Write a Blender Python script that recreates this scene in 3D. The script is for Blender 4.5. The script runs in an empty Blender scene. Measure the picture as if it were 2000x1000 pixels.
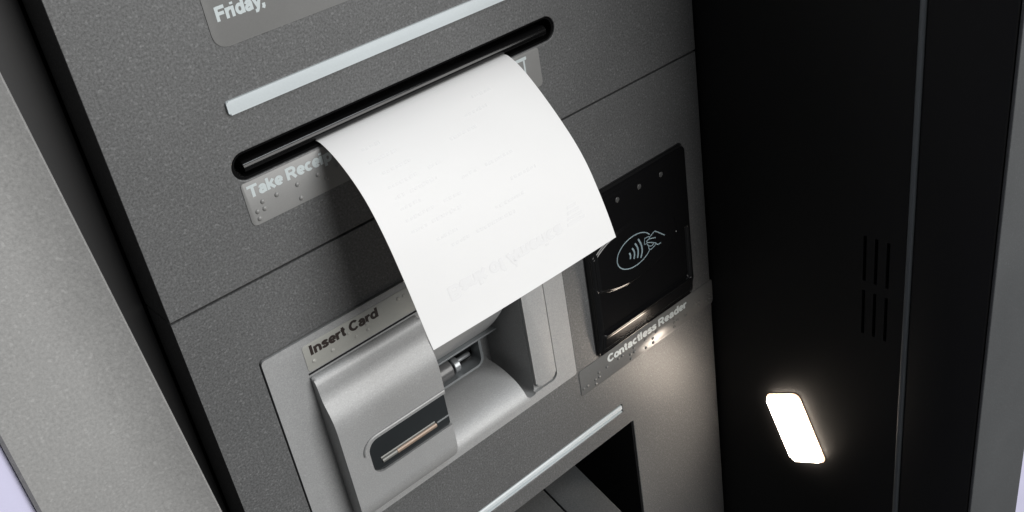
import bpy, bmesh, math, random
from mathutils import Vector, Matrix
random.seed(7)
sc = bpy.context.scene
MM = 0.001
Z0 = 1.2                      # height of the fascia seam above the ground, metres

def pt(u, v, w):              # fascia coordinates in mm (right, up, out) -> world
    return Vector((u*MM, -w*MM, v*MM + Z0))

# ------------------------------------------------------------------ camera
U = Vector((0.7388708652512892, 0.44169695244826124, -0.5088945339466024))
V = Vector((-0.15142026844756679, 0.844725253928304, 0.513333368951434))
W = Vector((0.6566138490666169, -0.3022301235378114, 0.6910247503818088))
cd = bpy.data.cameras.new('camera')
cam = bpy.data.objects.new('camera', cd)
sc.collection.objects.link(cam)
cd.sensor_width = 36.0
cd.lens = 36.0*2003.56/2000.0
cd.clip_start = 0.01
cd.clip_end = 50
rot = Matrix(((U[0], U[1], U[2]), (-W[0], -W[1], -W[2]), (V[0], V[1], V[2])))
cam.matrix_world = Matrix.Translation(pt(-71.855, 160.206, 274.051)) @ rot.to_4x4()
sc.camera = cam

# ------------------------------------------------------------------ world and lamps
wd = bpy.data.worlds.new('World'); sc.world = wd; wd.use_nodes = True
bg = wd.node_tree.nodes['Background']
bg.inputs['Color'].default_value = (0.93, 0.97, 1.0, 1)
bg.inputs['Strength'].default_value = 0.085

def area(name, loc, target, size, power, col, size_y=None):
    ld = bpy.data.lights.new(name, 'AREA')
    ld.energy = power; ld.color = col; ld.size = size
    if size_y:
        ld.shape = 'RECTANGLE'; ld.size_y = size_y
    o = bpy.data.objects.new(name, ld)
    sc.collection.objects.link(o)
    o.location = loc
    o.rotation_euler = (target - loc).to_track_quat('-Z', 'Y').to_euler()
    return o
area('key_light', pt(977, 694, 2125), pt(110, -20, 0), 1.75, 67.0, (1.0, 0.985, 0.96))
area('ceiling_light', pt(620, 1250, 800), pt(110, 0, 0), 0.8, 9.0, (0.93, 0.97, 1.0), 0.25)

vs = sc.view_settings
sc.display_settings.display_device = 'sRGB'
vs.view_transform = 'Standard'; vs.look = 'None'; vs.gamma = 1; vs.use_curve_mapping = False
vs.exposure = 0.0

# ------------------------------------------------------------------ materials
def mat(name, col, rough=0.5, metal=0.0, spec=0.5, speck=0.0, scale=1800, bump=0.0, dirt=0.0, coat=0.0, emit=None, trans=0.0):
    m = bpy.data.materials.new(name); m.use_nodes = True
    nt = m.node_tree; N = nt.nodes; L = nt.links
    b = N['Principled BSDF']
    b.inputs['Base Color'].default_value = (*col, 1)
    b.inputs['Roughness'].default_value = rough
    b.inputs['Metallic'].default_value = metal
    b.inputs['Specular IOR Level'].default_value = spec
    b.inputs['Coat Weight'].default_value = coat
    b.inputs['Coat Roughness'].default_value = 0.08
    b.inputs['Transmission Weight'].default_value = trans
    if emit:
        b.inputs['Emission Color'].default_value = (*emit[0], 1)
        b.inputs['Emission Strength'].default_value = emit[1]
    tc = N.new('ShaderNodeTexCoord')
    if speck or bump:
        n = N.new('ShaderNodeTexNoise'); n.inputs['Scale'].default_value = scale
        n.inputs['Detail'].default_value = 2.0; n.inputs['Roughness'].default_value = 0.7
        L.new(tc.outputs['Object'], n.inputs['Vector'])
    last = None
    if speck:
        r = N.new('ShaderNodeMapRange')
        r.inputs['From Min'].default_value = 0.3; r.inputs['From Max'].default_value = 0.72
        r.inputs['To Min'].default_value = 1 - speck; r.inputs['To Max'].default_value = 1 + speck
        r.clamp = False
        L.new(n.outputs['Fac'], r.inputs['Value'])
        # sparse bright metal flakes
        vo = N.new('ShaderNodeTexVoronoi'); vo.inputs['Scale'].default_value = scale*1.3
        L.new(tc.outputs['Object'], vo.inputs['Vector'])
        sp = N.new('ShaderNodeSeparateColor'); L.new(vo.outputs['Color'], sp.inputs['Color'])
        fl = N.new('ShaderNodeMapRange')
        fl.inputs['From Min'].default_value = 0.90; fl.inputs['From Max'].default_value = 1.0
        fl.inputs['To Min'].default_value = 0.0; fl.inputs['To Max'].default_value = speck*1.2
        L.new(sp.outputs['Red'], fl.inputs['Value'])
        add = N.new('ShaderNodeMath'); add.operation = 'ADD'
        L.new(r.outputs['Result'], add.inputs[0]); L.new(fl.outputs['Result'], add.inputs[1])
        last = add.outputs[0]
    if dirt:
        d = N.new('ShaderNodeTexNoise'); d.inputs['Scale'].default_value = 26
        d.inputs['Detail'].default_value = 5.0; d.inputs['Roughness'].default_value = 0.6
        L.new(tc.outputs['Object'], d.inputs['Vector'])
        dr = N.new('ShaderNodeMapRange')
        dr.inputs['From Min'].default_value = 0.3; dr.inputs['From Max'].default_value = 0.7
        dr.inputs['To Min'].default_value = 1 - dirt; dr.inputs['To Max'].default_value = 1 + dirt
        L.new(d.outputs['Fac'], dr.inputs['Value'])
        if last is None:
            last = dr.outputs['Result']
        else:
            mu = N.new('ShaderNodeMath'); mu.operation = 'MULTIPLY'
            L.new(last, mu.inputs[0]); L.new(dr.outputs['Result'], mu.inputs[1]); last = mu.outputs[0]
        rr = N.new('ShaderNodeMapRange')
        rr.inputs['From Min'].default_value = 0.3; rr.inputs['From Max'].default_value = 0.7
        rr.inputs['To Min'].default_value = max(rough*(1 - dirt*1.5), 0.02); rr.inputs['To Max'].default_value = rough*(1 + dirt*1.5)
        L.new(d.outputs['Fac'], rr.inputs['Value']); L.new(rr.outputs['Result'], b.inputs['Roughness'])
    if last is not None:
        vm = N.new('ShaderNodeVectorMath'); vm.operation = 'SCALE'
        vm.inputs[0].default_value = col
        L.new(last, vm.inputs['Scale']); L.new(vm.outputs['Vector'], b.inputs['Base Color'])
    if bump:
        bp = N.new('ShaderNodeBump'); bp.inputs['Strength'].default_value = bump
        bp.inputs['Distance'].default_value = 0.0002
        L.new(n.outputs['Fac'], bp.inputs['Height']); L.new(bp.outputs['Normal'], b.inputs['Normal'])
    return m

M = dict(
    grey=mat('speckled_grey_paint', (0.095, 0.0965, 0.098), 0.46, speck=0.42, bump=0.26, dirt=0.05, scale=1350),
    silver=mat('silver_paint', (0.328, 0.332, 0.335), 0.50, metal=0.25, speck=0.13, bump=0.10, dirt=0.03, scale=2200),
    house=mat('light_grey_plastic', (0.285, 0.284, 0.280), 0.50, speck=0.14, bump=0.2, dirt=0.04, scale=1300),
    trim=mat('dark_grey_paint', (0.062, 0.065, 0.068), 0.5, speck=0.2, bump=0.2, dirt=0.05, scale=1500),
    black=mat('black_side_plastic', (0.007, 0.007, 0.0075), 0.62, spec=0.3, bump=0.15, scale=2600),
    cavity=mat('dark_cavity', (0.010, 0.010, 0.011), 0.6, spec=0.2),
    gloss=mat('gloss_black', (0.0065, 0.0065, 0.007), 0.10, spec=0.5),
    slotblack=mat('slot_black', (0.004, 0.004, 0.0042), 0.16, spec=0.28),
    label=mat('grey_label_film', (0.20, 0.20, 0.197), 0.36, speck=0.03, dirt=0.04, scale=2500),
    label2=mat('darker_label_film', (0.150, 0.149, 0.146), 0.25, speck=0.06, dirt=0.05, scale=2500),
    card_label=mat('pale_label_film', (0.36, 0.36, 0.335), 0.38, speck=0.03, dirt=0.04),
    white_ink=mat('pale_blue_ink', (0.47, 0.52, 0.53), 0.45, dirt=0.05),
    dark_ink=mat('dark_ink', (0.022, 0.014, 0.012), 0.45),
    icon=mat('icon_ink', (0.27, 0.36, 0.40), 0.5),
    strip=mat('white_diffuser', (0.52, 0.565, 0.585), 0.36, speck=0.02, dirt=0.03),
    dull=mat('dull_metal', (0.19, 0.19, 0.18), 0.45, metal=0.3),
    steel=mat('polished_steel', (0.26, 0.275, 0.285), 0.30, metal=0.5),
    chrome=mat('bracket_steel', (0.22, 0.235, 0.245), 0.35, metal=0.4),
    smoke=mat('smoky_insert', (0.022, 0.025, 0.027), 0.16, spec=0.5, dirt=0.15),
    copper=mat('copper_rail', (0.30, 0.225, 0.175), 0.45, metal=0.3),
    rubber=mat('roller_rubber', (0.09, 0.09, 0.092), 0.28),
    led=mat('led_window', (0.07, 0.07, 0.07), 0.3),
    shelf=mat('shelf_paint', (0.045, 0.048, 0.05), 0.55, speck=0.3, bump=0.2, scale=1500),
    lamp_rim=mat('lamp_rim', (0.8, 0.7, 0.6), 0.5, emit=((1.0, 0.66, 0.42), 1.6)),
    lamp=mat('lamp_lens', (0.9, 0.88, 0.82), 0.4, emit=((1.0, 0.86, 0.72), 32.0)),
    channel=mat('channel_plastic', (0.030, 0.030, 0.031), 0.5, bump=0.1, scale=2000),
    alu=mat('edge_trim_metal', (0.14, 0.155, 0.165), 0.45, metal=0.3),
    wall=mat('lavender_wall_paint', (0.60, 0.59, 0.77), 0.6, dirt=0.03, bump=0.1, scale=300),
    paper=mat('thermal_paper', (0.80, 0.80, 0.80), 0.55, spec=0.3, dirt=0.012),
    print=mat('faint_print', (0.712, 0.712, 0.716), 0.6, spec=0.2),
    print_line=mat('fainter_print', (0.718, 0.718, 0.722), 0.6, spec=0.2),
)
# clear plastic of the card guide
def glassmat():
    m = bpy.data.materials.new('clear_tinted_plastic'); m.use_nodes = True
    b = m.node_tree.nodes['Principled BSDF']
    b.inputs['Base Color'].default_value = (0.62, 0.66, 0.68, 1)
    b.inputs['Roughness'].default_value = 0.07
    b.inputs['Transmission Weight'].default_value = 1.0
    b.inputs['IOR'].default_value = 1.45
    return m
M['glass'] = glassmat()
# paper is slightly see-through
nt = M['paper'].node_tree
out = nt.nodes['Material Output']; tr = nt.nodes.new('ShaderNodeBsdfTranslucent'); mx = nt.nodes.new('ShaderNodeMixShader')
tr.inputs['Color'].default_value = (0.85, 0.85, 0.85, 1); mx.inputs['Fac'].default_value = 0.12
nt.links.new(nt.nodes['Principled BSDF'].outputs[0], mx.inputs[1]); nt.links.new(tr.outputs[0], mx.inputs[2]); nt.links.new(mx.outputs[0], out.inputs['Surface'])

# ------------------------------------------------------------------ helpers
def link(name, me, m, parent=None):
    o = bpy.data.objects.new(name, me); sc.collection.objects.link(o)
    if m is not None:
        me.materials.clear(); me.materials.append(m)
    if parent is not None:
        o.parent = parent
        o.matrix_parent_inverse = Matrix.Translation(world_loc(parent)).inverted()
    return o
def world_loc(o):
    # every parent here only has a location
    v = Vector(o.location)
    if o.parent is not None:
        v = v  # child meshes sit at world origin, their parent inverse cancels the root
    return v if o.parent is None else Vector((0, 0, 0))
def bm_me(bm, name, smooth=True, angle=35):
    bmesh.ops.recalc_face_normals(bm, faces=bm.faces)
    me = bpy.data.meshes.new(name); bm.to_mesh(me); bm.free()
    if smooth:
        me.polygons.foreach_set('use_smooth', [True]*len(me.polygons))
        me.set_sharp_from_angle(angle=math.radians(angle))
    return me
def box_bm(u0, u1, v0, v1, w0, w1, bev=0, seg=3, bm=None):
    bm = bm or bmesh.new()
    vs_ = [bm.verts.new(pt(u, v, w)) for u in (u0, u1) for v in (v0, v1) for w in (w0, w1)]
    for f in ((0, 1, 3, 2), (4, 6, 7, 5), (0, 4, 5, 1), (2, 3, 7, 6), (0, 2, 6, 4), (1, 5, 7, 3)):
        bm.faces.new([vs_[i] for i in f])
    if bev:
        bmesh.ops.bevel(bm, geom=list(bm.edges), offset=bev*MM, segments=seg, profile=0.5, affect='EDGES', clamp_overlap=True)
    return bm
def rrect(u0, u1, v0, v1, r, n=8):
    rs = r if isinstance(r, (list, tuple)) else (r,)*4   # bl, br, tr, tl
    P = []
    for (cu, cv, a0, q) in ((u0+rs[0], v0+rs[0], 180, rs[0]), (u1-rs[1], v0+rs[1], 270, rs[1]), (u1-rs[2], v1-rs[2], 0, rs[2]), (u0+rs[3], v1-rs[3], 90, rs[3])):
        if q < 0.01:
            P.append((cu, cv)); continue
        for k in range(n+1):
            a = math.radians(a0 + 90*k/n)
            P.append((cu+q*math.cos(a), cv+q*math.sin(a)))
    return P
def prism_bm(P, w0, w1, bev=0, seg=3, bm=None):
    """2D outline in (u,v), extruded along w; bev rounds the front rim"""
    bm = bm or bmesh.new()
    a = [bm.verts.new(pt(u, v, w0)) for u, v in P]; b = [bm.verts.new(pt(u, v, w1)) for u, v in P]
    n = len(P)
    bm.faces.new(a[::-1]); top = bm.faces.new(b)
    for i in range(n):
        bm.faces.new((a[i], a[(i+1) % n], b[(i+1) % n], b[i]))
    if bev:
        bmesh.ops.bevel(bm, geom=list(top.edges), offset=bev*MM, segments=seg, profile=0.5, affect='EDGES')
    return bm
def extr_bm(P, u0, u1, bev=0, seg=3):
    """profile in (v,w), extruded along u"""
    bm = bmesh.new()
    a = [bm.verts.new(pt(u0, v, w)) for v, w in P]; b = [bm.verts.new(pt(u1, v, w)) for v, w in P]
    n = len(P)
    fa = bm.faces.new(a[::-1]); fb = bm.faces.new(b)
    for i in range(n):
        bm.faces.new((a[i], a[(i+1) % n], b[(i+1) % n], b[i]))
    if bev:
        bmesh.ops.bevel(bm, geom=list(fa.edges)+list(fb.edges), offset=bev*MM, segments=seg, profile=0.5, affect='EDGES')
    return bm
def cut(o, bms, op='DIFFERENCE'):
    for bm in bms:
        me = bm_me(bm, 'cutter', smooth=False)
        c = bpy.data.objects.new('cutter', me); sc.collection.objects.link(c)
        md = o.modifiers.new('b', 'BOOLEAN'); md.operation = op; md.solver = 'EXACT'; md.object = c
        bpy.context.view_layer.update()
        dg = bpy.context.evaluated_depsgraph_get()
        new = bpy.data.meshes.new_from_object(o.evaluated_get(dg))
        o.modifiers.clear(); o.data = new
        bpy.data.objects.remove(c); bpy.data.meshes.remove(me)
    o.data.polygons.foreach_set('use_smooth', [True]*len(o.data.polygons))
    o.data.set_sharp_from_angle(angle=math.radians(35))
def rim(o, width, seg=3, angle=40):
    md = o.modifiers.new('bevel', 'BEVEL'); md.width = width*MM; md.segments = seg
    md.limit_method = 'ANGLE'; md.angle_limit = math.radians(angle); md.harden_normals = False
    md.miter_outer = 'MITER_ARC'
def tube_bm(path, r, n=8, bm=None, closed=False, flat=None):
    """round cord along a list of (u,v,w) points"""
    bm = bm or bmesh.new(); rings = []
    pts = [pt(*p) for p in path]; N = len(pts)
    for i, p in enumerate(pts):
        if closed: t = pts[(i+1) % N]-pts[i-1]
        else: t = pts[min(i+1, N-1)]-pts[max(i-1, 0)]
        t.normalize(); up = Vector((0, -1, 0)); s = t.cross(up)
        if s.length < 1e-4: s = t.cross(Vector((0, 0, 1)))
        s.normalize(); q = s.cross(t)
        fl = 1.0 if flat is None else flat
        rings.append([bm.verts.new(p + (s*math.cos(2*math.pi*k/n) + q*math.sin(2*math.pi*k/n)*fl)*r*MM) for k in range(n)])
    for i in range(N if closed else N-1):
        A = rings[i]; B = rings[(i+1) % N]
        for k in range(n): bm.faces.new((A[k], A[(k+1) % n], B[(k+1) % n], B[k]))
    if not closed:
        bm.faces.new(rings[0][::-1]); bm.faces.new(rings[-1])
    return bm
def domes_bm(pts_, r, h, w):
    bm = bmesh.new()
    for (u, v) in pts_:
        rows = []
        for j in range(4):
            a = j/4*math.pi/2
            rows.append([bm.verts.new(pt(u+r*math.cos(a)*math.cos(k*math.pi/5), v+r*math.cos(a)*math.sin(k*math.pi/5), w+h*math.sin(a))) for k in range(10)])
        t = bm.verts.new(pt(u, v, w+h))
        for j in range(3):
            for k in range(10): bm.faces.new((rows[j][k], rows[j][(k+1) % 10], rows[j+1][(k+1) % 10], rows[j+1][k]))
        for k in range(10): bm.faces.new((rows[3][k], rows[3][(k+1) % 10], t))
    return bm
def arc(cx, cy, rx, ry, a0, a1, n=14):
    return [(cx+rx*math.cos(math.radians(a0+(a1-a0)*k/n)), cy+ry*math.sin(math.radians(a0+(a1-a0)*k/n))) for k in range(n+1)]
GL = {
 'T': (.82, [[(0, .9), (.8, .9)], [(.4, .9), (.4, 0)]]),
 'F': (.72, [[(.1, 0), (.1, 1)], [(.1, .9), (.7, .9)], [(.1, .5), (.62, .5)]]),
 'R': (.84, [[(.1, 0), (.1, 1)], [(.1, .9)] + arc(.44, .68, .22, .22, 90, -90) + [(.1, .46)], [(.42, .46), (.7, 0)]]),
 'B': (.84, [[(.1, 0), (.1, 1)], [(.1, .9)] + arc(.44, .72, .18, .18, 90, -90) + [(.1, .54)], [(.1, .54)] + arc(.46, .32, .22, .22, 90, -90) + [(.1, .1)]]),
 'A': (.80, [[(.05, 0), (.4, .96), (.75, 0)], [(.18, .28), (.62, .28)]]),
 'I': (.34, [[(.12, 0), (.12, 1)]]),
 'C': (.82, [arc(.43, .5, .32, .41, 38, 322, 20)]),
 'a': (.66, [[(.12, .5)] + arc(.31, .46, .18, .19, 140, 0, 8) + [(.49, 0)], [(.49, .42), (.3, .39)] + arc(.26, .23, .14, .15, 90, 270, 8) + [(.38, .1), (.49, .2)]]),
 'k': (.64, [[(.1, 0), (.1, 1)], [(.56, .74), (.14, .3)], [(.25, .42), (.58, 0)]]),
 'e': (.66, [[(.13, .36), (.62, .36)], arc(.33, .37, .22, .28, 6, 315, 18)]),
 'c': (.62, [arc(.33, .37, .22, .28, 45, 315, 16)]),
 'i': (.30, [[(.1, 0), (.1, .73)], [(.1, .84), (.1, 1.0)]]),
 'p': (.70, [[(.1, -.27), (.1, .73)], arc(.35, .37, .22, .28, 0, 360, 20)]),
 'd': (.70, [[(.57, 0), (.57, 1)], arc(.33, .37, .22, .28, 0, 360, 20)]),
 'r': (.44, [[(.1, 0), (.1, .73)], [(.12, .46), (.2, .6), (.42, .64)]]),
 'y': (.62, [[(.05, .73), (.3, .08)], [(.56, .73), (.28, -.05), (.2, -.17), (.05, -.18)]]),
 'n': (.66, [[(.1, 0), (.1, .73)], [(.1, .45)] + arc(.31, .44, .2, .2, 160, 0, 8) + [(.51, 0)]]),
 'm': (.98, [[(.1, 0), (.1, .73)], [(.1, .47)] + arc(.28, .46, .18, .18, 160, 0, 8) + [(.46, 0)], [(.46, .47)] + arc(.64, .46, .18, .18, 160, 0, 8) + [(.82, 0)]]),
 's': (.60, [[(.48, .5), (.44, .61), (.3, .65), (.16, .6), (.13, .51), (.2, .42), (.38, .36), (.47, .27), (.44, .14), (.3, .09), (.14, .12), (.09, .24)]]),
 't': (.44, [[(.2, .95), (.2, .2), (.25, .11), (.38, .1)], [(.03, .66), (.38, .66)]]),
 'f': (.42, [[(.4, .91), (.27, .9), (.2, .8), (.2, 0)], [(.03, .66), (.38, .66)]]),
 'o': (.68, [arc(.34, .37, .23, .28, 0, 360, 20)]),
 'l': (.30, [[(.1, 0), (.1, 1)]]),
 ',': (.30, [[(.12, .19), (.12, -.02), (.04, -.15)]]),
 ' ': (.30, []),
}
def text_obj(name, txt, u0, v0, width, cap, w, m, parent, ref=None, fn=None, hw=0.118, thick=0.05):
    """heavy sans lettering drawn as ribbons; width (mm) belongs to ref, or to the whole text"""
    sx = width/sum(GL[c][0] for c in (ref or txt)); sy = cap
    bm = bmesh.new(); x0 = 0; lay = 0
    for ch in txt:
        adv, strokes = GL[ch]
        for P in strokes:
            lay = (lay+1) % 3
            Q = [P[0]]
            for a, b in zip(P, P[1:]):
                n = max(1, int(math.hypot(b[0]-a[0], b[1]-a[1])/0.2)) if fn else 1
                Q += [(a[0]+(b[0]-a[0])*k/n, a[1]+(b[1]-a[1])*k/n) for k in range(1, n+1)]
            closed = math.hypot(Q[0][0]-Q[-1][0], Q[0][1]-Q[-1][1]) < 1e-4
            if closed: Q = Q[:-1]
            N = len(Q); L_ = []; R_ = []
            for i, q in enumerate(Q):
                a = Q[i-1] if (i or closed) else None; b = Q[(i+1) % N] if (i < N-1 or closed) else None
                d1 = Vector((q[0]-a[0], q[1]-a[1])).normalized() if a else None
                d2 = Vector((b[0]-q[0], b[1]-q[1])).normalized() if b else None
                d1 = d1 or d2; d2 = d2 or d1
                n1 = Vector((-d1.y, d1.x)); n2 = Vector((-d2.y, d2.x)); nn = (n1+n2).normalized()
                k = hw/max(nn.dot(n1), 0.5)
                L_.append((q[0]+nn.x*k, q[1]+nn.y*k)); R_.append((q[0]-nn.x*k, q[1]-nn.y*k))
            def mk(p):
                uu = u0+(x0+p[0])*sx; vv = v0+p[1]*sy
                return fn(uu, vv, lay*0.006) if fn else pt(uu, vv, w+thick+lay*0.006)
            A = [bm.verts.new(mk(p)) for p in L_]; B = [bm.verts.new(mk(p)) for p in R_]
            for i in range(N if closed else N-1):
                j = (i+1) % N; bm.faces.new((A[i], A[j], B[j], B[i]))
        x0 += adv
    return link(name, bm_me(bm, name, smooth=False), m, parent)
def sstep(a, b, x):
    t = min(max((x-a)/(b-a), 0), 1); return t*t*(3-2*t)

# ------------------------------------------------------------------ the wall behind
bm = bmesh.new(); box_bm(-1500, 1800, -1200, 1600, 36, 58.0, bm=bm)
wall = link('wall', bm_me(bm, 'wall', smooth=False), M['wall'])
cut(wall, [box_bm(-58.7, 292.6, -900, 900, 0, 90)])
wall['label'] = 'pale lavender painted wall beyond both sides of the cash machine'; wall['category'] = 'wall'
wall['kind'] = 'structure'

# ------------------------------------------------------------------ the cash machine
atm = bpy.data.objects.new('cash_machine', None); sc.collection.objects.link(atm)
atm.location = pt(121.7, -400, 0); atm.empty_display_size = 0.05
atm['label'] = 'dark grey cash machine with receipt slot, card reader and tap reader'; atm['category'] = 'cash machine'
atm.location = pt(121.7, -400, 0)
def part(name, bm, m, parent=None, smooth=True, angle=35):
    return link(name, bm_me(bm, name, smooth, angle), M[m], parent or atm)

UR = 243.4
# upper fascia panel with the receipt slot cut through it
up = part('upper_panel', box_bm(0, UR, 0.40, 330, -18, 0), 'grey')
SL = (33.4, 167.2, 32.3, 41.4)
cut(up, [prism_bm(rrect(*SL, 4.54, 12), -30, 5)])
rim(up, 0.35)
# lower fascia panel: openings for card reader and lower bay
lo = part('lower_panel', box_bm(0, UR, -700, -0.40, -18, 0), 'grey')
cut(lo, [prism_bm(rrect(21.6, 153.2, -115.9, -27.6, 1.6, 6), -30, 5),
         prism_bm(rrect(40, 183, -620, -163.2, 0.8, 4), -30, 5),
         box_bm(69.5, 177.2, -153.9, -149.1, -2.2, 5)])
rim(lo, 0.35)
# what is behind the fascia
part('back_panel', box_bm(-45, UR+1.4, -700, 330, -140, -60), 'cavity')
part('side_channel', box_bm(-45, -0.9, -700, 330, -60, -18.4), 'channel', smooth=False)
bx = part('bay_side', box_bm(183.3, 190, -700, -155, -60, -18.5), 'black', smooth=False)
part('bay_liner', box_bm(182.3, 182.9, -620, -163.5, -60, -0.8), 'cavity', smooth=False)  # dark sheet added so the opening's side looks shaded
part('bay_ceiling', box_bm(20, 183, -162, -158, -60, -18.5), 'black', smooth=False)

# receipt slot: dark throat, glossy rail
th = part('receipt_slot', prism_bm(rrect(33.55, 167.05, 32.45, 41.25, 4.4, 12), -24, -0.6, 0.15), 'slotblack')
cut(th, [prism_bm(rrect(34.5, 166.1, 33.2, 40.6, 3.6, 12), -22, 5)])
P = []
for k in range(25):
    a = math.radians(-88 + 190*k/24)
    P.append((36.0 + 1.95*math.sin(a), -2.3 + 2.1*math.cos(a)))
P += [(37.8, -9), (34.1, -9)]
part('slot_rail', extr_bm(P, 37.5, 163.2, bev=0.9, seg=4), 'slotblack', th, angle=50)

# light strips
part('light_strip', prism_bm(rrect(37.6, 170.0, 53.4, 57.8, 0.7, 5), -1, 0.9, 0.55, 4), 'strip')
ls = part('light_strip', extr_bm([(-153.3, -2), (-149.6, -2), (-149.6, -0.1), (-150.2, 0.35), (-151.6, 0.45), (-152.4, -0.5), (-152.8, -1.0), (-153.05, 0.25), (-153.35, 0.25)], 70, 176.6), 'strip', angle=30)

# upper instruction plate "Friday,"
pl = part('sticker', prism_bm(rrect(40, 190, 72.6, 128, 4.2, 8), -0.1, 0.22, 0.1, 2), 'label')
text_obj('lettering', 'Friday,', 43.0, 80.1, 15.8, 4.2, 0.22, M['white_ink'], pl)

# "Take Receipt" label
pl = part('instruction_label', prism_bm(rrect(34.3, 157.8, 17.2, 31.9, (1.6, 1.6, 1.0, 1.0), 5), -0.1, 0.22, 0.1, 2), 'label')
text_obj('lettering', 'Take Receipt', 35.8, 26.5, 26.2, 4.0, 0.22, M['white_ink'], pl, ref='Take Rece')
DT = [(37.1, 21.5), (39.6, 21.4), (37.1, 19.0), (39.6, 23.9), (44.7, 23.9), (52.3, 24.0), (52.3, 19.1), (60, 24), (62.6, 21.5), (67.6, 23.9), (70.1, 21.5), (75.2, 23.9), (75.2, 21.5), (80.2, 19.1)]
o = link('braille', bm_me(domes_bm(DT, 0.85, 0.5, 0.2), 'braille'), M['label'], pl)
# receipt pictogram at the right end: a slot bar with a sheet hanging from it
bm = bmesh.new()
prism_bm(rrect(138.6, 151.6, 29.4, 30.6, 0.3, 3), 0.15, 0.30, bm=bm)
prism_bm(rrect(149.9, 150.7, 22.6, 29.35, 0.1, 2), 0.15, 0.30, bm=bm)
prism_bm(rrect(139.4, 140.2, 22.6, 29.35, 0.1, 2), 0.15, 0.30, bm=bm)
prism_bm(rrect(140.25, 149.85, 22.6, 23.4, 0.1, 2), 0.15, 0.30, bm=bm)
for k in range(3): prism_bm(rrect(141.8, 148.4, 24.8+1.3*k, 25.3+1.3*k, 0.1, 2), 0.15, 0.30, bm=bm)
link('pictogram', bm_me(bm, 'pictogram', smooth=False), M['white_ink'], pl)

# ---------------- card reader: plate with mouth pocket
MP = [(-58, 3), (-58, 0.65)]
for k in range(17):
    a = math.radians(90*k/16)
    t_ = k/16; MP.append((-58 - 26.0*t_ - 1.2*math.sin(math.pi*t_), 0.6 - 20.5*t_ + 0.8*math.sin(math.pi*t_)))
MP += [(-84.2, -36), (-100.4, -36), (-100.4, -24.0)]
for k in range(21):      # lower lip: a rounded roll that turns out into the plate
    a = math.radians(90*k/20)
    MP.append((-101.0 - 11.8*(1-math.cos(a)), -22.5 + 23.1*math.sin(a)))
MP += [(-112.8, 3)]
cr = part('card_reader', prism_bm(rrect(22, 152.8, -115.5, -28, 1.4, 6), -30, 0.6), 'silver')
cut(cr, [extr_bm(MP, 78.5, 126.2), prism_bm(rrect(124.6, 129.8, -111.4, -56, 2.0, 6), -28, 3),
         prism_bm(rrect(127, 142.1, -110.8, -56, (3.2, 3.2, 1, 1), 8), -1.0, 3)])
rim(cr, 0.35, 3, 40)
part('throat', box_bm(76, 132, -101, -82, -60, -34), 'cavity', cr)
# hinge-side rail: narrow rounded pad beside the mouth
part('mouth_rim', prism_bm(rrect(130.1, 141.7, -109.4, -57, (2.6, 2.6, 1, 1), 8), -1.2, 0.72, 0.9, 4), 'silver', cr)

# mouth bracket, roller
bm = box_bm(79, 128.2, -85.0, -84.2, -26, -17.6, 0.15, 2)
bk = part('mouth_bracket', bm, 'chrome', cr)
bm = prism_bm(rrect(80, 120.6, -99.0, -85.05, (1.5, 3.5, 1.0, 1.0), 6), -26, -19.6, 0.2, 2)
cut_o = part('mouth_frame', bm, 'chrome', cr)
cut(cut_o, [prism_bm(rrect(78, 119.2, -98.0, -85.9, (0.5, 2.8, 0.8, 0.8), 6), -40, 0)])
def roller(u0, u1, v, w, r, m):
    bm = bmesh.new(); n = 20; prof = [(u0, 0.0), (u0, r*0.92), (u0+0.3, r), (u1-0.3, r), (u1, r*0.92), (u1, 0.0)]
    rings = []
    for (u, q) in prof:
        rings.append([bm.verts.new(pt(u, v+max(q, .01)*math.cos(2*math.pi*k/n), w+max(q, .01)*math.sin(2*math.pi*k/n))) for k in range(n)])
    for A, B in zip(rings, rings[1:]):
        for k in range(n): bm.faces.new((A[k], A[(k+1) % n], B[(k+1) % n], B[k]))
    return part('roller', bm, m, cr, angle=40)
roller(80, 118, -95.5, -26.5, 1.1, 'steel')
roller(92.5, 96.5, -95.2, -24.8, 3.4, 'steel')
roller(98.0, 105.5, -94.6, -24.6, 4.3, 'rubber')
roller(107.0, 110.0, -95.2, -24.8, 3.4, 'steel')

# hump over the card slot
HW = 8.6
HP = [(-43.0, -0.5), (-43.0, 1.2)]
_K = [(-43.0, 1.2), (-43.6, 2.4), (-45.2, 3.5), (-47.6, 4.0), (-50.2, 4.3), (-52.6, 4.9), (-55.0, 6.0), (-57.4, 7.1), (-60.2, 8.0), (-63.2, 8.45), (-66.5, HW)]
for i in range(len(_K)-1):
    p0 = _K[max(i-1, 0)]; p1 = _K[i]; p2 = _K[i+1]; p3 = _K[min(i+2, len(_K)-1)]
    for k in range(1, 5):
        t = k/4
        HP.append(tuple(0.5*((2*p1[c]) + (-p0[c]+p2[c])*t + (2*p0[c]-5*p1[c]+4*p2[c]-p3[c])*t*t + (-p0[c]+3*p1[c]-3*p2[c]+p3[c])*t**3) for c in (0, 1)))
for k in range(17):      # lower end rolls over into the plate
    a = math.radians(90*k/16); HP.append((-99.5 - 11.0*math.sin(a), HW - (HW-0.7)*(1-math.cos(a))))
HP += [(-110.6, -0.5)]
hp = part('card_slot_cover', extr_bm(HP, 36.6, 82.0, bev=1.0, seg=4), 'silver', cr, angle=50)
cut(hp, [prism_bm(rrect(46.0, 95, -91.0, -75.8, (4.2, 0, 0, 4.6), 8), 0.2, 20)])
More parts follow.
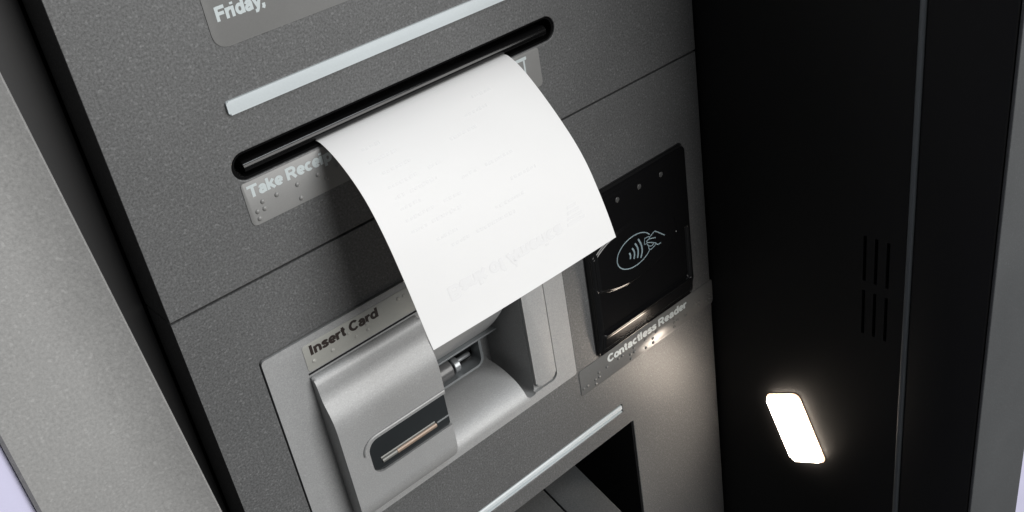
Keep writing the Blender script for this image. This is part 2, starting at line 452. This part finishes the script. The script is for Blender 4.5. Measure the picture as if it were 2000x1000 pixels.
# visor bead round the top of the window
path = [(44.2, -80.0, HW+.05)]
for k in range(9):
    a = math.radians(180 - 90*k/8); path.append((50.2+6.0*math.cos(a), -79.6+5.3*math.sin(a), HW+0.05))
path += [(60, -74.3, HW+.05), (70, -74.3, HW+.05), (81.5, -74.3, HW+.05)]
part('visor_bead', tube_bm(path, 0.7, 10), 'silver', hp)
# card slot inside
part('slot_liner', box_bm(43, 81.5, -93, -73.5, -0.4, 1.6), 'gloss', hp, smooth=False)
wn = part('slot_window', prism_bm(rrect(46.3, 81.6, -90.7, -76.1, (4.0, 0.8, 0.8, 4.4), 8), 4.6, 7.9, 0.4, 3), 'smoke', hp)
def half_bar(v, w, r): return [(v+r*math.cos(math.radians(180*k/16)), w+r*0.8*math.sin(math.radians(180*k/16))) for k in range(17)]
part('card_guide', extr_bm(half_bar(-87.2, 7.75, 1.0), 57.0, 75.4), 'copper', hp, angle=60)  # right part of the guide bar in a copper tone
part('guide_ridge', extr_bm(half_bar(-85.6, 7.75, 0.55), 50.0, 75.0), 'dull', hp, angle=60)
part('guide_ridge', extr_bm(half_bar(-87.2, 7.75, 0.9), 50.4, 56.9), 'dull', hp, angle=60)
part('guide_end', prism_bm(rrect(75.8, 81.6, -86.9, -86.2, 0.2, 3), 7.8, 8.2, 0.2, 2), 'steel', hp)

# "Insert Card" label
pl = part('instruction_label', prism_bm(rrect(36.8, 128, -41.2, -30.7, 0.9, 5), 0.4, 0.78, 0.12, 2), 'card_label')
text_obj('lettering', 'Insert Card', 39.3, -35.4, 28.3, 3.9, 0.78, M['dark_ink'], pl)
DI = [(39.7, -37.9), (47.3, -38.0), (54.8, -35.4), (57.3, -38.1), (62.3, -38.1), (62.3, -35.6), (76.6, -33.1), (79.1, -33.1), (84.1, -35.6), (84.1, -38.1)]
link('braille', bm_me(domes_bm(DI, 0.8, 0.4, 0.75), 'braille'), M['card_label'], pl)
# shadow line under the label, painted as a thin dark strip on the plate
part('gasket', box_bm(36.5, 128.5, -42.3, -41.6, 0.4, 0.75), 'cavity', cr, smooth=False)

# ---------------- contactless reader: one sculpted glossy shell
RU0, RU1, RV0, RV1 = 166.0, 229.9, -115.1, -37.4
def reader_h(u, v):
    cx, cy = (RU0+RU1)/2, (RV0+RV1)/2
    dx = abs(u-cx) - ((RU1-RU0)/2-2.5); dy = abs(v-cy) - ((RV1-RV0)/2-2.5)
    sd = 2.5 - (math.hypot(max(dx, 0), max(dy, 0)) + min(max(dx, dy), 0))       # distance inside the outline
    t = min(max(sd/1.8, 0), 1)
    h = 3.2*math.sqrt(max(1-(1-t)**2, 0))
    h += 0.5*sstep(2.6, 3.6, sd)
    e = ((u-191)/27.5)**2 + ((v+71.5)/14.0)**2
    # sweep of the big oval
    oval = 1 - sstep(0.93, 1.06, e)
    # display window, under the oval
    wx = abs(u-197.3)-27.2; wy = abs(v+89.6)-12.4
    wd_ = math.hypot(max(wx, 0), max(wy, 0)) + min(max(wx, wy), 0) - 1.5
    win = (1 - sstep(-0.7, 0.2, wd_))*(1-sstep(0.0, 0.08, 1.16-e))
    h += 0.85*oval*(1 - 0.5*sstep(-66, -50, v)) - 0.9*win
    h += 0.55*math.exp(-((wd_-0.35)/0.45)**2)*sstep(1.0, 1.1, e)
    h += 0.22*math.exp(-((e-1.07)/0.035)**2)*(1-sstep(-66, -58, v))
    if v < -105.5: h -= min(-105.5-v, 8.2)*math.tan(math.radians(12.5))*min(1, sd/1.0)
    return max(h, 0.0)
bm = bmesh.new(); st = 0.25
nu = int((RU1-RU0)/st); nv = int((RV1-RV0)/st); G = []
cx, cy = (RU0+RU1)/2, (RV0+RV1)/2
for j in range(nv+1):
    row = []
    for i in range(nu+1):
        u = RU0+(RU1-RU0)*i/nu; v = RV0+(RV1-RV0)*j/nv
        # pull the corners onto a 2.5 mm radius
        dx = abs(u-cx)-((RU1-RU0)/2-2.5); dy = abs(v-cy)-((RV1-RV0)/2-2.5)
        if dx > 0 and dy > 0:
            m_ = max(dx, dy); L_ = math.hypot(dx, dy); k = m_/L_
            u = cx + math.copysign((RU1-RU0)/2-2.5+dx*k, u-cx); v = cy + math.copysign((RV1-RV0)/2-2.5+dy*k, v-cy)
        row.append(bm.verts.new(pt(u, v, reader_h(u, v)+0.05)))
    G.append(row)
for j in range(nv):
    for i in range(nu): bm.faces.new((G[j][i], G[j][i+1], G[j+1][i+1], G[j+1][i]))
bd = [e for e in bm.edges if e.is_boundary]
g = bmesh.ops.extrude_edge_only(bm, edges=bd)
for e in g['geom']:
    if isinstance(e, bmesh.types.BMVert): e.co.y += 1.5*MM
bmesh.ops.contextual_create(bm, geom=[e for e in g['geom'] if isinstance(e, bmesh.types.BMEdge)])
rd = part('tap_reader', bm, 'gloss', angle=60)
# dark gap round the reader
part('gasket', prism_bm(rrect(RU0-0.45, RU1+0.45, RV0-0.45, RV1+0.45, 2.6, 6), -0.2, 0.25), 'cavity', rd)
for (u, v) in ((185.3, -43.6), (198.6, -43.6), (212.2, -44.0)):
    bm = domes_bm([(u, v)], 1.35, 0.35, 3.60); link('indicator_light', bm_me(bm, 'indicator_light'), M['led'], rd)
# pictogram: oval, waves and a hand holding a card
def hgt(u, v): return reader_h(u, v) + 0.13
def smooth_path(P, n=6):
    if len(P) < 3: return P
    out_ = []
    for i in range(len(P)-1):
        p0 = P[max(i-1, 0)]; p1 = P[i]; p2 = P[i+1]; p3 = P[min(i+2, len(P)-1)]
        for k in range(n):
            t = k/n
            out_.append(tuple(0.5*((2*p1[c]) + (-p0[c]+p2[c])*t + (2*p0[c]-5*p1[c]+4*p2[c]-p3[c])*t*t + (-p0[c]+3*p1[c]-3*p2[c]+p3[c])*t**3) for c in (0, 1)))
    out_.append(P[-1]); return out_
bm = bmesh.new()
def stroke(P, r, smooth=True):
    Q = smooth_path(P) if smooth else P
    tube_bm([(u, v, hgt(u, v)) for u, v in Q], r, 6, bm, flat=0.35)
ov = []
for k in range(61):
    a = math.radians(60 + 290*k/60)
    if True: ov.append((191.2+10.9*math.cos(a), -71.1+7.4*math.sin(a)))
ov = [(191.2+10.9*math.cos(math.radians(a)), -71.1+7.4*math.sin(math.radians(a))) for a in range(26, 329, 6)]
stroke(ov, 0.24, False)
stroke([(193.9, -66.6), (195.0, -69.0), (195.6, -71.3), (195.5, -73.8), (194.4, -76.4)], 0.42)
stroke([(191.7, -67.7), (192.8, -69.8), (193.2, -72.2), (192.5, -75.3)], 0.42)
stroke([(189.8, -69.1), (190.7, -71.0), (190.8, -72.9), (190.2, -74.6)], 0.42)
stroke([(187.8, -70.5), (188.4, -71.9), (188.1, -73.6)], 0.42)
stroke([(202.3, -68.6), (203.6, -68.1), (204.7, -68.1), (207.5, -70.4), (210.2, -72.8)], 0.24)
stroke([(202.3, -68.6), (200.9, -69.1), (200.5, -69.6)], 0.22)
stroke([(200.6, -68.6), (197.8, -68.3), (197.3, -71.1), (199.0, -71.4)], 0.22, False)
stroke([(204.5, -71.2), (202.3, -70.4), (200.3, -69.9), (198.9, -70.3), (199.4, -71.1), (201.8, -72.3), (204.0, -73.7), (205.2, -75.0), (206.4, -75.4), (207.5, -75.2)], 0.24)
stroke([(199.2, -71.6), (199.6, -72.8), (201.6, -73.9), (203.1, -73.5)], 0.22)
stroke([(199.7, -73.1), (199.9, -74.6), (201.4, -75.4), (204.1, -74.5)], 0.22)
link('pictogram', bm_me(bm, 'pictogram'), M['icon'], rd)

# "Contactless Reader" label wraps just past the fascia's right edge
pl = part('instruction_label', prism_bm(rrect(154.1, 244.4, -129.6, -116.0, (0.8, 2.0, 1.2, 1.6), 5), -0.1, 0.24, 0.1, 2), 'label2')
text_obj('lettering', 'Contactless Reader', 171.7, -121.7, 53.8, 4.0, 0.24, M['white_ink'], pl)
DC = [(155.7, -126), (158.2, -126), (163.1, -125.6), (165.6, -125.6), (165.6, -123.2), (163.1, -128), (170.7, -123.2), (178.3, -123.2), (180.8, -123.2), (188.4, -123.2), (188.4, -125.6), (185.9, -125.6), (185.9, -128), (196.1, -123.3), (196.1, -128), (201.1, -125.6), (201.1, -128), (203.6, -123.3), (216, -123.2), (216, -125.5), (218.5, -125.3), (216, -127.9), (224.2, -126), (234.3, -123.5), (231.9, -123.5), (234.2, -125.9), (242.1, -123.5), (239.6, -123.5), (242.1, -126), (239.6, -126), (242.1, -128.4)]
link('braille', bm_me(domes_bm(DC, 0.80, 0.5, 0.22), 'braille'), M['label2'], pl)

# ---------------- lower bay: sloping shelf with a joint
def slope_box(u0, u1, a0, a1, th_, bev):
    d = Vector((-0.371, 0.929)); n = Vector((0.929, 0.371)); o_ = Vector((-194.9, -25.1))
    P = [o_+d*a0, o_+d*a1, o_+d*a1-n*th_, o_+d*a0-n*th_]
    return extr_bm([(p.x, p.y) for p in P], u0, u1, bev=bev)
sh = part('bay_shelf', slope_box(143.9, 165, -34, 60, 12, 0.4), 'shelf')
part('bay_shelf', slope_box(42, 143.1, -34, 60, 12, 0.4), 'shelf')

# ---------------- surround on the right: inner wall, trim, outer face
iw = part('inner_wall', box_bm(244.9, 252, -700, 330, -70, 98.6), 'black')
slots = []
for (v0, v1) in ((-86.5, -65.0), (-113.0, -91.2)):
    for wc in (80.9, 86.0, 91.2): slots.append(box_bm(240, 250, v0, v1, wc-0.7, wc+0.7))
# the two rows tilt with the lamp
cutm = bmesh.new()
for s_ in slots:
    tmp = bpy.data.meshes.new('x'); s_.to_mesh(tmp); s_.free(); cutm.from_mesh(tmp); bpy.data.meshes.remove(tmp)
cut(iw, [cutm])
part('edge_trim', box_bm(244.2, 246.5, -700, 330, 98.8, 101.4, 0.8, 4), 'alu')  # grey strip, its colour paints the highlight along the rounded crease
part('trim_moulding', box_bm(244.9, 290, -700, 330, 101.5, 132.4, 0.6, 4), 'black')
part('surround_face', box_bm(245.2, 292, -700, 330, 132.6, 134.0, 0.5, 3), 'trim')
part('surround_body', box_bm(252.2, 289.5, -700, 330, -60, 99.5), 'black')
# left side: broad light grey housing, its inner edge leaning slightly
bm = bmesh.new()
va, vb = -700.0, 330.0
def lean(v): return -22.8 - 0.056*v          # inner edge, mm
sec = []
n = 14; r = 7.0
prof = [(0, -40), ]  # offsets from inner edge (towards the left) and w
prof = [(0.0, 38.0), (0.0, 62.6)] + [(0.5+x, 60+3.4*(1-x/14.0)**2) for x in [14.0*k/n for k in range(n+1)]]
rows = []
for v in (va, vb):
    ie = lean(v)
    row = [bm.verts.new(pt(ie-a, v, w)) for a, w in prof]
    row += [bm.verts.new(pt(-57.8, v, 60.0)), bm.verts.new(pt(-58.6, v, 59.2)), bm.verts.new(pt(-58.6, v, 38.0))]
    rows.append(row)
A, B = rows
for k in range(len(A)): bm.faces.new((A[k], A[(k+1) % len(A)], B[(k+1) % len(A)], B[k]))
bm.faces.new(A[::-1]); bm.faces.new(B)
part('side_housing', bm, 'house', angle=40)
part('housing_return', box_bm(-57, -30, -700, 330, -60, 37.5), 'black', smooth=False)

# lamp in the inner wall
ld_c = Vector((-184.8, 46.8)); a_ = math.radians(-24.5)
e1 = Vector((-33.7, 15.4)).normalized(); e2 = Vector((9.4, 18.2)).normalized()
def lamp_poly(hx, hy, r_):
    return [(ld_c + e1*x + e2*y) for x, y in rrect(-hx, hx, -hy, hy, r_, 6)]
def wallprism(P, u0, u1, bev=0):
    bm = bmesh.new()
    a = [bm.verts.new(pt(u0, p.x, p.y)) for p in P]; b = [bm.verts.new(pt(u1, p.x, p.y)) for p in P]
    n = len(P); bm.faces.new(a); tf = bm.faces.new(b[::-1])
    for i in range(n): bm.faces.new((a[i], b[i], b[(i+1) % n], a[(i+1) % n]))
    if bev: bmesh.ops.bevel(bm, geom=list(tf.edges), offset=bev*MM, segments=3, profile=0.5, affect='EDGES')
    return bm
lf = part('courtesy_light', wallprism(lamp_poly(18.7, 10.5, 3.1), 245.6, 244.75, 0.05), 'black')
part('diffuser_rim', wallprism(lamp_poly(19.0, 10.8, 3.3), 244.68, 244.25, 0.3), 'lamp_rim', lf)  # warm glowing ring added to imitate the lens's bloom
part('lens', wallprism(lamp_poly(18.2, 10.0, 2.6), 244.6, 242.9, 0.9), 'lamp', lf)

# ------------------------------------------------------------------ the receipt
RX0, RX1 = 63.5, 143.5
PL = [(33.7, -14), (33.8, -4.0), (33.6, 0.8), (30.6, 7.4), (25.6, 14.0), (19.6, 19.6), (12.8, 23.8), (5.2, 27.4), (-2.4, 30.3), (-10.8, 33.2), (-19, 35.8), (-25.4, 37.8), (-30.2, 39.6)]
PR = [(33.7, -14), (33.8, -4.0), (33.6, 0.8), (30.5, 6.6), (25.6, 12.6), (19.8, 18.6), (13.6, 24.4), (6.8, 30.0), (-0.4, 34.6), (-8.6, 38.4), (-15.6, 41.2), (-21.6, 43.3), (-26.5, 44.8)]
def csp(P, s):
    x = s*(len(P)-1); i = min(int(x), len(P)-2); t = x-i
    p0 = P[max(i-1, 0)]; p1 = P[i]; p2 = P[i+1]; p3 = P[min(i+2, len(P)-1)]
    return [0.5*((2*p1[c]) + (-p0[c]+p2[c])*t + (2*p0[c]-5*p1[c]+4*p2[c]-p3[c])*t*t + (-p0[c]+3*p1[c]-3*p2[c]+p3[c])*t**3) for c in (0, 1)]
def paper(s, t, lift=0.0):
    a = csp(PL, s); b = csp(PR, s)
    v = a[0]*(1-t)+b[0]*t; w = a[1]*(1-t)+b[1]*t + 0.5*math.sin(math.pi*t)*s
    if lift:
        a2 = csp(PL, min(s+.01, 1)); a1 = csp(PL, max(s-.01, 0)); d = Vector((a2[0]-a1[0], a2[1]-a1[1])).normalized()
        v += -d.y*-lift if False else d.y*lift; w += -d.x*lift
    return pt(RX0+(RX1-RX0)*t, v, w)
bm = bmesh.new(); NS, NT = 96, 24; G = []
for i in range(NS+1): G.append([bm.verts.new(paper(i/NS, j/NT)) for j in range(NT+1)])
for i in range(NS):
    for j in range(NT): bm.faces.new((G[i][j], G[i][j+1], G[i+1][j+1], G[i+1][j]))
me = bm_me(bm, 'receipt')
rc = link('receipt', me, M['paper'])
md = rc.modifiers.new('thickness', 'SOLIDIFY'); md.thickness = 0.07*MM; md.offset = 0
es = rc.modifiers.new('crisp_edges', 'EDGE_SPLIT'); es.split_angle = math.radians(50)
rc['label'] = 'white paper receipt with faint print curling out of the black slot above the card reader'; rc['category'] = 'receipt'

# faint show-through print. arc parameter table
LEN = 0; tab = [(0, 0.0)]
for i in range(1, NS+1):
    LEN += (paper(i/NS, .5)-paper((i-1)/NS, .5)).length/MM; tab.append((LEN, i/NS))
def s_at(mm_from_end):
    d = LEN-mm_from_end
    for (l0, s0), (l1, s1) in zip(tab, tab[1:]):
        if l1 >= d: return s0+(s1-s0)*(d-l0)/(l1-l0)
    return 1.0
def onpaper(x, y, lift=0):      # x mm from left edge, y mm above lower end
    return paper(s_at(y), x/80.0, 0.07+lift)
# header lettering, seen from behind: flipped top to bottom
text_obj('printed_header', 'Bank of America', 12.5, 15.5, 48, -4.6, 0, M['print'], rc, fn=onpaper, hw=0.14)
bm = bmesh.new()
def quad(x0, x1, y0, y1, sk=0.0):
    nx = max(1, int((x1-x0)/3)); pr = None
    for k in range(nx+1):
        x = x0+(x1-x0)*k/nx
        c = (bm.verts.new(onpaper(x, y0)), bm.verts.new(onpaper(x+sk, y1)))
        if pr: bm.faces.new((pr[0], c[0], c[1], pr[1]))
        pr = c
for k in range(4): quad(62.5+k*0.8, 70.5-k*0.5, 12.8+k*1.9, 13.9+k*1.9, 0.5)
rows_ = [(27, [(20, 27), (30, 46)]), (31, [(16, 24), (40, 52)]), (37, [(9, 15), (17, 29), (50, 61)]), (41, [(9, 20), (24, 31)]),
         (45, [(9, 17), (34, 40), (44, 56)]), (49, [(9, 13), (15, 26)]), (53, [(9, 21), (25, 30)]), (58, [(10, 22), (38, 50)]), (63, [(8, 19), (48, 58)]), (68, [(9, 16), (55, 64)])]
for y, segs in rows_:
    for a, b in segs:
        x = a
        while x < b:
            l = random.uniform(0.8, 1.5); quad(x, min(x+l, b), y-0.6*random.uniform(.5, 1), y+0.75*random.uniform(.5, 1), random.uniform(-.2, .2)); x += l+random.uniform(.35, .8)
link('printed_lines', bm_me(bm, 'printed_lines', smooth=False), M['print_line'], rc)

sc.render.resolution_x = 1024; sc.render.resolution_y = 512
